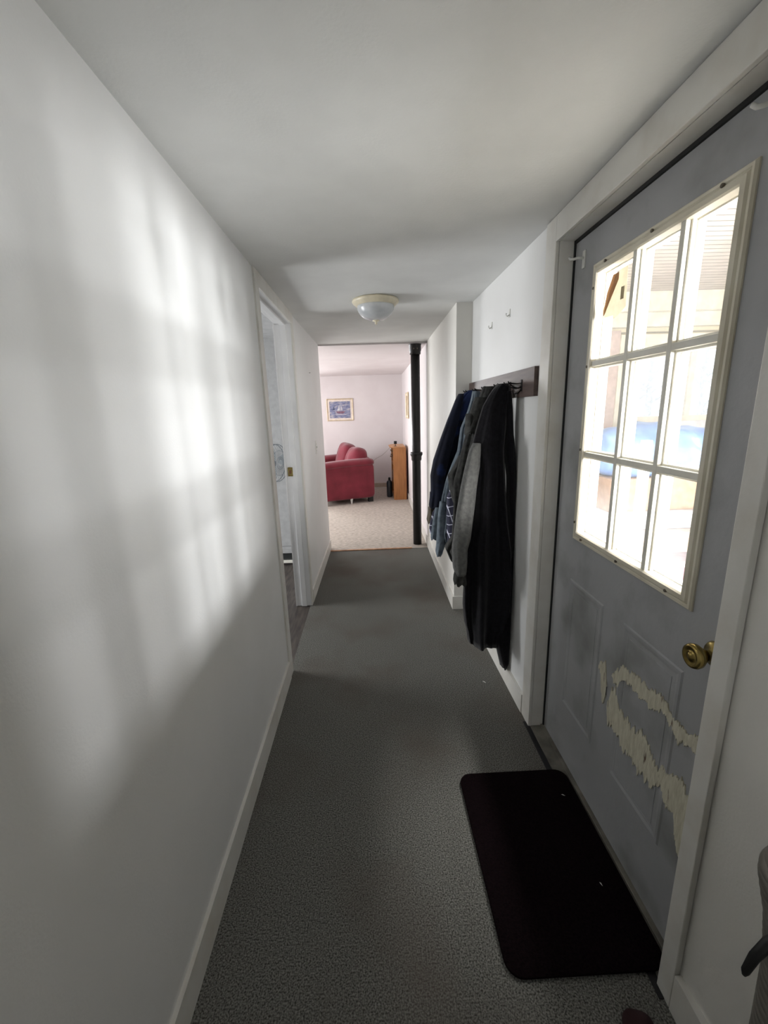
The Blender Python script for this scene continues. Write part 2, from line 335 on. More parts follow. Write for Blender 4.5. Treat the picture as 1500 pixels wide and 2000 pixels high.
for y in (1.284, 1.098): obj('muntin', muntin(y, y, IZ0, IZ1, True), munt_m, door)
for z in (1.592, 1.288): obj('muntin', muntin(IY0, IY1, z, z, False), munt_m, door)
obj('window_glass', B((XD + 0.017, XD + 0.020, WY0 + 0.02, WY1 - 0.02, WZ0 + 0.02, WZ1 - 0.02)), gl, door)
for (a0, a1, b0, b1) in ((1.275, 1.515, 0.255, 0.805), (0.905, 1.16, 0.255, 0.805)):
    bm = frame_sweep(a0, a1, b0, b1, [(0, 0.0002), (0.004, 0.0035), (0.012, 0.0035), (0.022, 0.0008), (0.03, 0.0005), (0.03, -0.003), (0, -0.003)], pl)
    box(bm, XD - 0.0012, XD + 0.002, a0 + 0.036, a1 - 0.036, b0 + 0.036, b1 - 0.036, bev=0.0009)
    obj('door_panel', bm, door_m, door)
# knob, set below the window towards the latch edge
kn = obj('door_knob', lathe([(0.030, 0.0), (0.031, -0.004), (0.027, -0.010), (0.014, -0.013), (0.012, -0.030), (0.019, -0.036), (0.027, -0.046), (0.0285, -0.054), (0.026, -0.061), (0.021, -0.0625), (0.016, -0.059), (0.0095, -0.060), (0.009, -0.0635), (0.002, -0.0645)], 36, axis='X', loc=(XD, 0.822, 0.905)), brass_m, door, smooth=True, label='aged brass door knob')
# paint scraped off the lower door
def ragged(upper, lower, seed, jag=0.016, step=0.0025):
    rnd = random.Random(seed); ys = sorted([p[0] for p in upper + lower]); y0, y1 = ys[0], ys[-1]
    def f(pts, y):
        pts = sorted(pts)
        if y <= pts[0][0]: return pts[0][1]
        for a, b in zip(pts, pts[1:]):
            if a[0] <= y <= b[0]: return a[1] + (b[1] - a[1]) * (y - a[0]) / max(1e-6, b[0] - a[0])
        return pts[-1][1]
    bm = bmesh.new(); cols = []; n = int((y1 - y0) / step); wa = wb = 0
    for i in range(n + 1):
        y = y0 + (y1 - y0) * i / n
        wa = wa * 0.55 + rnd.uniform(-jag, jag) * 0.7; wb = wb * 0.55 + rnd.uniform(-jag, jag) * 0.7
        u, l = f(upper, y) + wa, f(lower, y) + wb
        e = min(1, min(i, n - i) / 6); mid = (u + l) / 2
        if u < l + 0.002: u, l = mid + 0.001, mid - 0.001
        u, l = mid + (u - mid) * (0.25 + 0.75 * e), mid + (l - mid) * (0.25 + 0.75 * e)
        cols.append([bm.verts.new((XD - 0.0036, y, z)) for z in (u, (2 * u + l) / 3, (u + 2 * l) / 3, l)] + [bm.verts.new((XD + 0.001, y, u)), bm.verts.new((XD + 0.001, y, l))])
    for a, b in zip(cols, cols[1:]):
        for k in range(3): bm.faces.new((a[k], b[k], b[k + 1], a[k + 1]))
        bm.faces.new((a[0], a[4], b[4], b[0])); bm.faces.new((a[3], b[3], b[5], a[5]))
    return bm
A1u = [(1.268, 0.60), (1.253, 0.612), (1.231, 0.62), (1.212, 0.59)]; A1l = [(1.268, 0.565), (1.25, 0.56), (1.236, 0.50), (1.22, 0.44), (1.212, 0.46)]
A2u = [(1.190, 0.60), (1.154, 0.650), (1.109, 0.676), (1.072, 0.678), (1.022, 0.677), (0.973, 0.694), (0.941, 0.681), (0.909, 0.665), (0.877, 0.669), (0.842, 0.677), (0.77, 0.67)]
A2l = [(1.190, 0.588), (1.159, 0.584), (1.132, 0.625), (1.086, 0.631), (1.041, 0.628), (0.994, 0.630), (0.952, 0.648), (0.920, 0.632), (0.888, 0.613), (0.849, 0.633), (0.77, 0.62)]
Bu = [(1.198, 0.54), (1.165, 0.576), (1.148, 0.53), (1.138, 0.515), (1.096, 0.510), (1.049, 0.511), (1.016, 0.529), (0.979, 0.516), (0.953, 0.479), (0.920, 0.506), (0.889, 0.527), (0.861, 0.527), (0.834, 0.513), (0.77, 0.50)]
Bl = [(1.198, 0.43), (1.166, 0.422), (1.131, 0.424), (1.094, 0.405), (1.054, 0.408), (1.021, 0.396), (0.979, 0.400), (0.960, 0.409), (0.944, 0.431), (0.921, 0.440), (0.908, 0.408), (0.884, 0.405), (0.867, 0.394), (0.849, 0.344), (0.82, 0.30), (0.77, 0.27)]
for i, (u, l) in enumerate(((A1u, A1l), (A2u, A2l), (Bu, Bl))):
    obj('paint_scrape', ragged(u, l, 11 + i, 0.012 if i < 2 else 0.018), scrape_m, door, label='bare cream patch where grey paint is scraped off')
# curtain rod brackets screwed to the door
def bracket(y, z, label):
    t = thing('curtain_bracket', label, 'bracket', (XD, y, z), group='curtain rod brackets on the grey door')
    obj('back_plate', B((-0.005, 0.0, -0.009, 0.009, -0.028, 0.028), bev=0.001), white_p, t)
    obj('hook', tube([(-0.004, 0, 0.004), (-0.022, 0.004, 0.006), (-0.034, 0.010, 0.004), (-0.040, 0.018, 0.006), (-0.042, 0.026, 0.014)], 0.0045, 8), white_p, t, smooth=True)
    return t
bracket(1.592, 1.945, 'white curtain rod bracket beside the far top corner of the door window')
bracket(0.871, 1.966, 'white curtain rod bracket above the near top corner of the door window')
def translucent(m, k, col):
    nt = m.node_tree; o = nt.nodes['Material Output']; b = nt.nodes['Principled BSDF']
    t_ = nt.nodes.new('ShaderNodeBsdfTranslucent'); t_.inputs[0].default_value = (*lin(col), 1); x = nt.nodes.new('ShaderNodeMixShader'); x.inputs[0].default_value = k
    nt.links.new(b.outputs[0], x.inputs[1]); nt.links.new(t_.outputs[0], x.inputs[2]); nt.links.new(x.outputs[0], o.inputs[0]); return m
# torn paper sticker on the glass
t = thing('paper_notice', 'torn curling cream paper notice stuck on the first pane of the door window', 'notice', (0, 0, 0))
xs = XD + 0.012
obj('paper', plate([(xs, 1.386, 1.852), (xs, 1.345, 1.852), (xs, 1.338, 1.74), (xs, 1.375, 1.722), (xs - 0.004, 1.392, 1.716), (xs, 1.405, 1.727), (xs - 0.002, 1.455, 1.730)], (0.0008, 0, 0)), translucent(mat('cream_paper', (228, 220, 198), 0.8, (208, 196, 168), 30), 0.42, (240, 236, 222)), t)
obj('printed_square', B((xs - 0.0012, xs - 0.0002, 1.352, 1.368, 1.765, 1.80)), translucent(mat('print_grey', (190, 182, 160), 0.8), 0.42, (216, 208, 190)), t)
obj('curled_flap', plate([(xs - 0.004, 1.412, 1.846), (xs - 0.008, 1.374, 1.843), (xs - 0.010, 1.370, 1.822), (xs - 0.008, 1.416, 1.768), (xs - 0.004, 1.449, 1.734), (xs - 0.003, 1.456, 1.745), (xs - 0.006, 1.436, 1.80)], (-0.0008, 0.0, 0)), translucent(mat('brown_paper_back', (196, 158, 118), 0.8, (160, 120, 84), 30), 0.35, (214, 184, 146)), t)

# ------------------------------------------------------------------ floor mat, crumbs
bm = bmesh.new(); pts = []
MX0, MX1, MY0, MY1, R_ = 0.305, 0.735, 0.775, 1.412, 0.045
for cx, cy, a0 in ((MX1 - R_, MY1 - R_, 0), (MX0 + R_, MY1 - R_, 90), (MX0 + R_, MY0 + R_, 180), (MX1 - R_, MY0 + R_, 270)):
    for k in range(7): a = math.radians(a0 + 15 * k); pts.append((cx + R_ * math.cos(a), cy + R_ * math.sin(a)))
prism(pts, 0.0065, 0.014, bm)
m_ = obj('door_mat', bm, mat_m); tag(m_, 'dark brown rounded-corner mat on the carpet before the grey door', 'mat')
def crumb(x, y, z, s, a, label, m=white_p):
    o = obj('paper_scrap', plate([(-s, 0, 0), (-s * 0.2, s * 0.25, 0.001), (s, s * 0.05, 0), (s * 0.3, -s * 0.25, 0.001)], (0, 0, 0.0012)), m)
    o.location = (x, y, z); o.rotation_euler = (0, 0, a); tag(o, label, 'scrap')
p = at(1174, 1727, 1); d = p - CAM; q = CAM + d * ((0.0142 - CAM.z) / d.z); crumb(q.x, q.y, 0.0142, 0.006, 1.9, 'tiny white scrap on the middle right of the brown mat')
p = at(1100, 1553, 1); d = p - CAM; q = CAM + d * ((0.0142 - CAM.z) / d.z); crumb(q.x, q.y, 0.0142, 0.007, 2.6, 'tiny white scrap near the far edge of the brown mat')
p = at(946, 1332, 1); d = p - CAM; q = CAM + d * ((0.001 - CAM.z) / d.z); crumb(q.x, q.y, 0.0005, 0.012, 2.3, 'small pale twig-like scrap on the carpet below the coats')

# ------------------------------------------------------------------ coat rack
rkz0, rkz1 = 1.500, 1.618
rk = thing('coat_rack', 'dark brown wooden coat rack board with wire hooks on the right wall', 'coat rack', (0.69, 2.3, 1.56))
rk_e = bpy.data.objects
def rx(y): return 0.697 + (0.678 - 0.697) * (y - 1.69) / (2.92 - 1.69)
bm = prism([(rx(1.79) - 0.019, 1.79), (rx(1.79) - 0.0005, 1.79), (rx(2.885) - 0.0005, 2.885), (rx(2.885) - 0.019, 2.885)], rkz0, rkz1)
shift(bm, (-0.69, -2.3, -1.56)); obj('board', bm, rack_m, rk)
HOOKS = [1.93, 2.08, 2.30, 2.50, 2.72]
def hook_bm(y):
    x = rx(y) - 0.019
    bm = bmesh.new()
    for s in (-1, 1):
        tube([(x, y, 1.545), (x - 0.018, y + s * 0.010, 1.538), (x - 0.045, y + s * 0.022, 1.545), (x - 0.068, y + s * 0.030, 1.562), (x - 0.07, y + s * 0.031, 1.568)], 0.0028, 8, bm)
        tube([(x, y, 1.560), (x - 0.02, y + s * 0.004, 1.558), (x - 0.05, y + s * 0.020, 1.560), (x - 0.068, y + s * 0.030, 1.562)], 0.0022, 8, bm)
    tube([(x, y, 1.532), (x - 0.016, y, 1.516), (x - 0.034, y, 1.515), (x - 0.042, y, 1.530)], 0.0028, 8, bm)
    box(bm, x - 0.003, x + 0.001, y - 0.010, y + 0.010, 1.525, 1.575, bev=0.001)
    return shift(bm, (-0.69, -2.3, -1.56))
for y in HOOKS: obj('hook', hook_bm(y), dark_metal, rk, smooth=True)
for y, z, nm, lb in ((2.47, 1.895, 'adhesive_hook', 'small white adhesive hook high on the right wall, the farther one'), (2.18, 1.898, 'adhesive_hook', 'small white adhesive hook high on the right wall, the nearer one')):
    t = thing(nm, lb, 'hook', (rx(y), y, z), group='white wall hooks above the coat rack')
    obj('hook_plate', B((-0.003, 0.0005, -0.009, 0.009, -0.018, 0.018), bev=0.001), white_p, t)
    obj('hook_prong', tube([(-0.002, 0, -0.008), (-0.012, 0, -0.014), (-0.018, 0, -0.008), (-0.017, 0, 0.0)], 0.003, 8), white_p, t, smooth=True)

# ------------------------------------------------------------------ hanging clothes
def interp(rows, t):
    for a, b in zip(rows, rows[1:]):
        if a[0] <= t <= b[0]:
            f = (t - a[0]) / (b[0] - a[0]); f = f * f * (3 - 2 * f) * 0.4 + f * 0.6
            return [a[i] + (b[i] - a[i]) * f for i in range(len(a))]
    return rows[-1]
def garment(rows, Y, b0, b1, folds=5, amp=0.10, seed=1, n=64, m=46, dy=0.0, tilt=0.0, xmax=None):
    """hanging cloth: rows = (image row, left, right) at depth Y; b0..b1 = half thickness from top to hem; hollow hem"""
    rnd = random.Random(seed); ph = [rnd.uniform(0, 6.28) for _ in range(6)]
    bm = bmesh.new(); rings = []; r0, r1 = rows[0][0], rows[-1][0]
    for j in range(m):
        s = j / (m - 1); py, L_, R2 = interp(rows, r0 + (r1 - r0) * s)
        yc = Y + dy * s
        a, b = at(L_, py, yc), at(R2, py, yc); cx, hw = (a.x + b.x) / 2, (b.x - a.x) / 2; cz = (a.z + b.z) / 2; dz = (b.z - a.z) / 2
        bb = min(b0 + (b1 - b0) * s ** 0.7, b1); ring = []
        for k in range(n):
            th = 2 * PI * k / n; c_, s_ = math.cos(th), math.sin(th)
            e = 0.75
            xx = math.copysign(abs(c_) ** e, c_); yy = math.copysign(abs(s_) ** e, s_)
            fo = amp * (0.3 + 0.9 * s) * (math.sin(folds * th + ph[0] + 1.4 * math.sin(2.2 * s + ph[1])) + 0.45 * math.sin((folds * 2 + 1) * th + ph[2] - 2.5 * s) + 0.3 * math.sin(3 * th + 9 * s + ph[3]))
            wr = 0.5 * amp * math.sin(14 * s + 2.5 * th + ph[4]) * math.sin(5 * s + ph[5])
            x = cx + hw * xx * (1 + 0.35 * fo + 0.2 * wr); y = yc + bb * yy * (1 + 1.6 * fo + wr)
            if xmax is not None: x = min(x, rx(y) - 0.004 if xmax == 1 else xmax)
            z = cz + dz * xx + (tilt * s * s_ if tilt else 0) + (0.012 * fo * s / max(amp, 0.01) * 0.5)
            ring.append(bm.verts.new((x, y, z)))
        rings.append(ring)
    for a, b in zip(rings, rings[1:]):
        for k in range(n): bm.faces.new((a[k], a[(k + 1) % n], b[(k + 1) % n], b[k]))
    cap = bm.faces.new(rings[0])
    # hem turned inward and up
    last = rings[-1]; cc = sum((v.co for v in last), Vector()) / n
    inner = [bm.verts.new(cc + (v.co - cc) * 0.9 + Vector((0, 0, 0.004))) for v in last]
    inner2 = [bm.verts.new(cc + (v.co - cc) * 0.8 + Vector((0, 0, 0.09))) for v in last]
    for A_, B_ in ((last, inner), (inner, inner2)):
        for k in range(n): bm.faces.new((A_[k], A_[(k + 1) % n], B_[(k + 1) % n], B_[k]))
    bm.faces.new(inner2)
    return bm
z3 = lambda l: [(680 + y / 5, 800 + a / 5, 800 + b / 5) for y, a, b in l]
z4 = lambda l: [(980 + y / 5, 800 + a / 5, 800 + b / 5) for y, a, b in l]
black_f = mat('black_sweatshirt_fabric', (25, 24, 28), 0.95, (18, 17, 20), 60, bump=0.4, bscale=120, sheen=0.15, spec=0.08)
grey_f = mat('grey_sweatshirt_fabric', (104, 104, 102), 0.95, (88, 88, 87), 60, bump=0.4, bscale=120, sheen=0.1, spec=0.08)
char_f = mat('charcoal_fabric', (70, 70, 68), 0.95, (54, 54, 53), 50, bump=0.4, bscale=90, spec=0.08)
denim_f = mat('light_denim', (114, 124, 132), 0.9, (84, 93, 102), 30, lo=0.3, hi=0.7, bump=0.5, bscale=140, spec=0.1)
navy_f = mat('navy_jacket_fabric', (32, 35, 50), 0.85, (24, 25, 34), 8, bump=0.3, bscale=60, spec=0.15, rgb3=(36, 48, 84), s3=5.5, lo3=0.54, hi3=0.62)
olive_f = mat('olive_lining', (92, 84, 70), 0.9, (70, 64, 54), 20)
# plaid
plaid = bpy.data.materials.new('navy_plaid_flannel'); plaid.use_nodes = True
nt = plaid.node_tree; N = nt.nodes; L = nt.links; b_ = N['Principled BSDF']; b_.inputs['Roughness'].default_value = 0.95
tc = N.new('ShaderNodeTexCoord'); mp = N.new('ShaderNodeMapping'); L.new(tc.outputs['Object'], mp.inputs[0]); mp.inputs['Rotation'].default_value = (0.0, 0.3, 0.0)
sx = N.new('ShaderNodeSeparateXYZ'); L.new(mp.outputs[0], sx.inputs[0])
def stripe(sock, pitch, w):
    a = N.new('ShaderNodeMath'); a.operation = 'PINGPONG'; a.inputs[1].default_value = pitch / 2; L.new(sock, a.inputs[0])
    c = N.new('ShaderNodeMath'); c.operation = 'LESS_THAN'; c.inputs[1].default_value = w; L.new(a.outputs[0], c.inputs[0]); return c.outputs[0]
s1, s2 = stripe(sx.outputs[0], 0.042, 0.0021), stripe(sx.outputs[2], 0.05, 0.0021)
mx = N.new('ShaderNodeMath'); mx.operation = 'MAXIMUM'; L.new(s1, mx.inputs[0]); L.new(s2, mx.inputs[1])
mc = N.new('ShaderNodeMix'); mc.data_type = 'RGBA'; L.new(mx.outputs[0], mc.inputs[0]); mc.inputs[6].default_value = (*lin((48, 48, 66)), 1); mc.inputs[7].default_value = (*lin((205, 205, 220)), 1)
L.new(mc.outputs[2], b_.inputs['Base Color'])

# 1 nearest: black hoodie with grey sleeve
t = thing('hoodie', 'black hooded sweatshirt with one grey sleeve hanging nearest on the rack', 'hoodie', (0, 0, 0))
Yh = 2.02
obj('torso', garment(z3([(350, 862, 965), (420, 800, 968), (560, 720, 955), (750, 665, 940), (985, 605, 920), (1200, 640, 925), (1400, 610, 935), (1700, 590, 950), (1950, 545, 985)]) +
                     z4([(700, 540, 985), (1000, 532, 960), (1180, 545, 900), (1260, 566, 850), (1350, 572, 840)]), Yh, 0.03, 0.085, folds=6, amp=0.17, seed=3), black_f, t, smooth=True)
lsl = obj('sleeve', garment(z3([(930, 620, 690), (1000, 585, 690), (1150, 545, 680), (1350, 500, 650), (1600, 460, 620), (1850, 430, 590)]) + z4([(450, 416, 560), (600, 422, 556), (660, 430, 550), (690, 440, 545)]), Yh - 0.045, 0.03, 0.055, folds=3, amp=0.07, seed=5, n=40, dy=-0.01), grey_f, t, smooth=True, label='grey sleeve')
obj('cuff', garment(z4([(680, 442, 545), (720, 432, 548), (770, 428, 552), (795, 432, 556)]), Yh - 0.056, 0.035, 0.04, folds=7, amp=0.04, seed=6, n=40, m=10), char_f, lsl, smooth=True, label='dark charcoal cuff')
rsl = obj('sleeve', garment(z3([(420, 930, 985), (600, 930, 1000), (850, 930, 1010), (1050, 930, 1030), (1250, 952, 1035), (1500, 950, 1030), (1800, 975, 1025)]) +
                      z4([(500, 985, 1015), (700, 930, 1008), (1000, 860, 1008), (1250, 830, 1010), (1390, 840, 985), (1480, 860, 972), (1560, 880, 965), (1595, 890, 930)]), Yh - 0.01, 0.03, 0.045, folds=3, amp=0.08, seed=8, n=40, xmax=1), black_f, t, smooth=True)
# 2 charcoal jacket
t = thing('jacket', 'charcoal grey jacket hanging just behind the black hoodie', 'jacket', (0, 0, 0))
Yc = 2.25
obj('torso', garment(z3([(375, 720, 850), (450, 690, 850), (600, 640, 850), (800, 560, 850), (1000, 505, 850), (1180, 470, 850), (1300, 440, 850), (1500, 440, 850), (1850, 420, 800)]) + z4([(450, 350, 700), (520, 380, 700), (570, 400, 700)]), Yc, 0.03, 0.085, folds=6, amp=0.16, seed=13), char_f, t, smooth=True)
obj('sleeve', garment(z3([(480, 640, 760), (600, 600, 740), (700, 570, 700), (830, 538, 650)]), Yc - 0.09, 0.03, 0.045, folds=3, amp=0.06, seed=14, n=40), char_f, t, smooth=True)
obj('sleeve', garment(z3([(1050, 480, 560), (1150, 430, 530), (1240, 372, 520), (1350, 385, 500), (1450, 410, 480), (1500, 425, 470)]), Yc + 0.03, 0.02, 0.045, folds=3, amp=0.1, seed=15, n=40), char_f, t, smooth=True)
# 3 denim shirt
t = thing('denim_shirt', 'light blue denim shirt hanging between the navy and charcoal jackets', 'shirt', (0, 0, 0))
Yd = 2.44
obj('torso', garment(z3([(420, 615, 680), (500, 600, 700), (620, 565, 700), (780, 500, 640), (1000, 470, 640), (1150, 410, 620), (1300, 350, 600), (1450, 320, 560), (1600, 300, 520), (1800, 290, 440), (1900, 320, 420)]), Yd, 0.03, 0.06, folds=6, amp=0.17, seed=21), denim_f, t, smooth=True)
obj('sleeve', garment(z3([(1500, 295, 345), (1650, 275, 370), (1850, 265, 365)]) + z4([(420, 262, 345), (490, 255, 320), (522, 262, 300)]), Yd - 0.03, 0.02, 0.035, folds=3, amp=0.08, seed=22, n=40), denim_f, t, smooth=True)
obj('shirt_tail', garment(z3([(1560, 250, 310), (1700, 225, 300), (1840, 205, 290), (1868, 210, 285)]), Yd + 0.06, 0.015, 0.02, folds=3, amp=0.1, seed=23, n=40), denim_f, t, smooth=True)
# 4 plaid shirt
t = thing('plaid_shirt', 'navy flannel shirt with white plaid lines, its hem showing below the other clothes', 'shirt', (0, 0, 0))
Yp = 2.345
obj('torso', garment(z3([(430, 760, 800), (800, 640, 740), (1200, 480, 640), (1450, 365, 560), (1600, 362, 540), (1750, 365, 530), (1880, 368, 500), (1900, 372, 480)]), Yp, 0.015, 0.035, folds=3, amp=0.08, seed=31), plaid, t, smooth=True)
obj('shirt_tail', garment(z3([(1540, 270, 300), (1600, 225, 300), (1700, 200, 290), (1780, 192, 260), (1810, 205, 240)]), 2.60, 0.015, 0.02, folds=3, amp=0.08, seed=32, n=40), plaid, t, smooth=True)
# 5 farthest navy jacket
t = thing('jacket', 'navy jacket with bright blue patches hanging farthest on the rack', 'jacket', (0, 0, 0))
Yf = 2.70
obj('torso', garment(z3([(412, 575, 640), (450, 520, 650), (560, 430, 640), (720, 365, 620), (920, 300, 600), (1100, 250, 560), (1300, 225, 520), (1450, 215, 450), (1560, 220, 380)]), Yf, 0.03, 0.08, folds=6, amp=0.16, seed=41), navy_f, t, smooth=True)
obj('sleeve', garment(z3([(446, 480, 530), (500, 450, 520), (700, 370, 480), (900, 300, 430), (1100, 235, 380), (1250, 206, 350), (1400, 208, 330), (1550, 192, 300)]), Yf - 0.09, 0.03, 0.045, folds=3, amp=0.08, seed=42, n=40), navy_f, t, smooth=True)
obj('lining', garment(z3([(1380, 212, 330), (1500, 198, 300), (1600, 182, 270), (1680, 168, 240), (1700, 180, 225)]), Yf - 0.05, 0.03, 0.04, folds=3, amp=0.08, seed=43, n=40), olive_f, t, smooth=True, label='olive brown lining')

# ------------------------------------------------------------------ ceiling light
t = thing('ceiling_light', 'cream and frosted glass flush ceiling light in the hall', 'ceiling light', (0.057, 2.79, ZC))
obj('base', lathe([(0.125, 0), (0.14, -0.003), (0.143, -0.012), (0.138, -0.020), (0.128, -0.026), (0.122, -0.034), (0.110, -0.037), (0.05, -0.037)], 48), lampbase_m, t, smooth=True)
obj('glass_bowl', lathe([(0.112, -0.034), (0.113, -0.040), (0.110, -0.058), (0.098, -0.080), (0.078, -0.098), (0.052, -0.110), (0.020, -0.116)], 48), glassbowl_m, t, smooth=True)
obj('finial', lathe([(0.020, -0.113), (0.022, -0.118), (0.016, -0.122), (0.008, -0.124), (0.0085, -0.134), (0.005, -0.139)], 24), lampbase_m, t, smooth=True)

# ------------------------------------------------------------------ black pipe
t = thing('soil_pipe', 'black cast iron pipe standing where the hall meets the living room', 'pipe', (0.475, 4.50, 0))
obj('pipe', lathe([(0.046, 0.004), (0.046, 2.06)], 32), pipe_m, t, smooth=True)
obj('hub', lathe([(0.046, 0.93), (0.052, 0.935), (0.055, 0.95), (0.055, 0.975), (0.060, 0.985), (0.066, 0.995), (0.066, 1.015), (0.060, 1.022), (0.046, 1.024)], 32), pipe_m, t, smooth=True)
cb = obj('coupling', lathe([(0.046, 2.00), (0.055, 2.002), (0.056, 2.03), (0.060, 2.035), (0.060, 2.09), (0.064, 2.094), (0.064, 2.0985), (0.04, 2.099)], 32), pipe_m, t, smooth=True)
for a in (-1.9, -1.3): obj('bolt', shift(lathe([(0.006, 0), (0.006, 0.012), (0.003, 0.014)], 8), (0.057 * math.cos(a), 0.057 * math.sin(a), 2.045)), screw_m, cb)

# ------------------------------------------------------------------ light switch on the left wall
t = thing('light_switch', 'white light switch plate on the left wall past the doorway', 'light switch', (-0.5035, 3.88, 1.155))
obj('plate', B((0.0, 0.005, -0.036, 0.036, -0.058, 0.058), bev=0.0015), white_p, t)
obj('toggle', B((0.005, 0.014, -0.005, 0.005, -0.004, 0.010), bev=0.001), white_p, t)
for z in (-0.03, 0.03): obj('screw', lathe([(0.003, 0.005), (0.003, 0.0065)], 8, axis='X', loc=(0, 0, z)), screw_m, t)
n_ = obj('nail', lathe([(0.002, 0), (0.002, 0.010), (0.004, 0.011), (0.004, 0.012)], 8, axis='X'), screw_m); n_.location = (-0.505, 3.76, 1.79); tag(n_, 'small nail high in the left wall past the doorway', 'nail')

# ------------------------------------------------------------------ side room: heater and fan
t = thing('baseboard_heater', 'white baseboard heater along the wall seen through the left doorway', 'heater', (-1.3, 4.05, 0))
obj('cover', B((-0.9, 0.62, -0.062, -0.002, 0.12, 0.175), (-0.9, 0.62, -0.012, -0.002, 0.0, 0.175), bev=0.002), side_m, t)
obj('front_panel', B((-0.9, 0.62, -0.07, -0.058, 0.02, 0.05), bev=0.003), munt_m, t)
obj('fins', B((-0.88, 0.60, -0.05, -0.014, 0.06, 0.11)), mat('heater_fins', (60, 62, 62), 0.5, metal=0.5), t)
for x in (-0.88, 0.60): obj('end_cap', B((x, x + 0.02, -0.066, -0.002, 0.0, 0.175)), side_m, t)
t = thing('wall_fan', 'grey caged fan mounted on the wall of the room behind the left doorway', 'fan', (-0.868, 3.80, 0), math.radians(68))
fan_m = mat('fan_grey', (118, 124, 128), 0.4)
obj('bracket', tube([(0.0, 0.10, 1.035), (0.02, 0.14, 1.00), (0.10, 0.20, 0.95), (0.196, 0.234, 0.95)], 0.012, 10), fan_m, t, smooth=True)
obj('wall_plate', shift(B((-0.05, 0.05, -0.008, 0.0, -0.05, 0.05), bev=0.003), (0.183, 0.232, 0.95), Matrix.Rotation(-math.radians(68), 3, 'Z')), fan_m, t)
bm = bmesh.new()
for rr_, dd in ((0.165, 0.0), (0.165, -0.03), (0.11, -0.05), (0.055, -0.058)):
    tube([(rr_ * math.cos(2 * PI * k / 36), dd, 1.035 + rr_ * math.sin(2 * PI * k / 36)) for k in range(36)], 0.0035 if rr_ > .15 else 0.0018, 6, bm, closed=True)
for k in range(32):
    a = 2 * PI * k / 32; c_, s_ = math.cos(a), math.sin(a)
    tube([(0.165 * c_, -0.03, 1.035 + 0.165 * s_), (0.11 * c_, -0.05, 1.035 + 0.11 * s_), (0.03 * c_, -0.06, 1.035 + 0.03 * s_)], 0.0014, 5, bm)
obj('grille', bm, fan_m, t)
obj('motor', shift(lathe([(0.03, 0.01), (0.05, 0.02), (0.055, 0.09), (0.03, 0.12)], 24, axis='Y'), (0, 0, 1.035)), fan_m, t, smooth=True)
bm = bmesh.new()
for k in range(3):
    a = 2 * PI * k / 3
    pts = [(r * math.cos(a + w), -0.02 + q, 1.035 + r * math.sin(a + w)) for r, w, q in ((0.02, 0, 0), (0.09, -0.35, -0.01), (0.145, -0.1, -0.01), (0.145, 0.5, 0.012), (0.08, 0.6, 0.012))]
    plate(pts, (0, 0.002, 0), bm)
obj('blade', bm, mat('fan_blade', (176, 182, 186), 0.3), t)

# ------------------------------------------------------------------ living room
# loveseat: local x = depth (0 = back), y = length, placed at the back corner nearest the hall
ang = math.atan2(-0.327, -0.945)
t = thing('loveseat', 'red upholstered loveseat with loose back cushions in the living room', 'sofa', (0.035, 6.83, 0), ang)
LN = 1.16; DP = 0.92            # local +x = towards the front, local +y points back towards the hall -> length runs in -y
Rm = lambda x=0, y=0, z=0: (Matrix.Rotation(z, 3, 'Z') @ Matrix.Rotation(y, 3, 'Y') @ Matrix.Rotation(x, 3, 'X'))
obj('base', shift(soft(DP - 0.04, LN - 0.1, 0.36, 12, 6), (DP / 2, -LN / 2, 0.27)), sofa_m, t, smooth=True)
def arm(y):
    bm = soft(DP, 0.20, 0.56, 14, 10)
    for v in bm.verts:
        v.co.z += 0.0
    shift(bm, (DP / 2, y, 0.36))
    return bm
for y, side in ((-0.10, 1), (-LN + 0.10, -1)):
    a = obj('arm', arm(y), sofa_m, t, smooth=True)
    bm = bmesh.new(); path = []; rr = []
    for k in range(15):
        s = k / 14; path.append((0.0 + DP * s, y + 0.01 * side, 0.655 - 0.035 * s + 0.012 * math.sin(PI * s))); rr.append(0.066 if 0 < k < 14 else 0.045)
    tube(path, rr, 20, bm)
    for v in bm.verts: v.co.y = y + 0.01 * side + (v.co.y - y - 0.01 * side) * 1.75
    obj('arm_roll', bm, sofa_m, a, smooth=True)
obj('back', shift(soft(0.22, LN - 0.1, 0.62, 9, 8), (0.12, -LN / 2, 0.42)), sofa_m, t, smooth=True)
for i, y in enumerate((-0.37, -0.80)):
    bm = soft(0.30, 0.50, 0.46, 3.0, 10)
    for v in bm.verts:
        v.co.x += 0.012 * math.sin(v.co.y * 22 + i) * math.cos(v.co.z * 12)
    obj('back_cushion', shift(bm, ((0.20, 0.24)[i], y, 0.655 + 0.045 * i), Rm(x=0.10 * (1 - 2 * i), y=-0.30)), sofa_m, t, smooth=True)
for i, y in enumerate((-0.36, -0.80)):
    obj('seat_cushion', shift(soft(0.66, 0.43, 0.17, 5, 8), (0.56, y, 0.46)), sofa_m, t, smooth=True)
for x, y in ((0.06, -0.07), (DP - 0.08, -0.07), (0.06, -LN + 0.07), (DP - 0.08, -LN + 0.07)):
    obj('foot', shift(B((-0.04, 0.04, -0.03, 0.03, 0.002, 0.10), bev=0.004), (x, y, 0)), blk, t)
obj('centre_foot', shift(lathe([(0.010, 0.002), (0.018, 0.05), (0.026, 0.09)], 12), (0.40, -0.03, 0)), white_p, t, label='white centre foot')

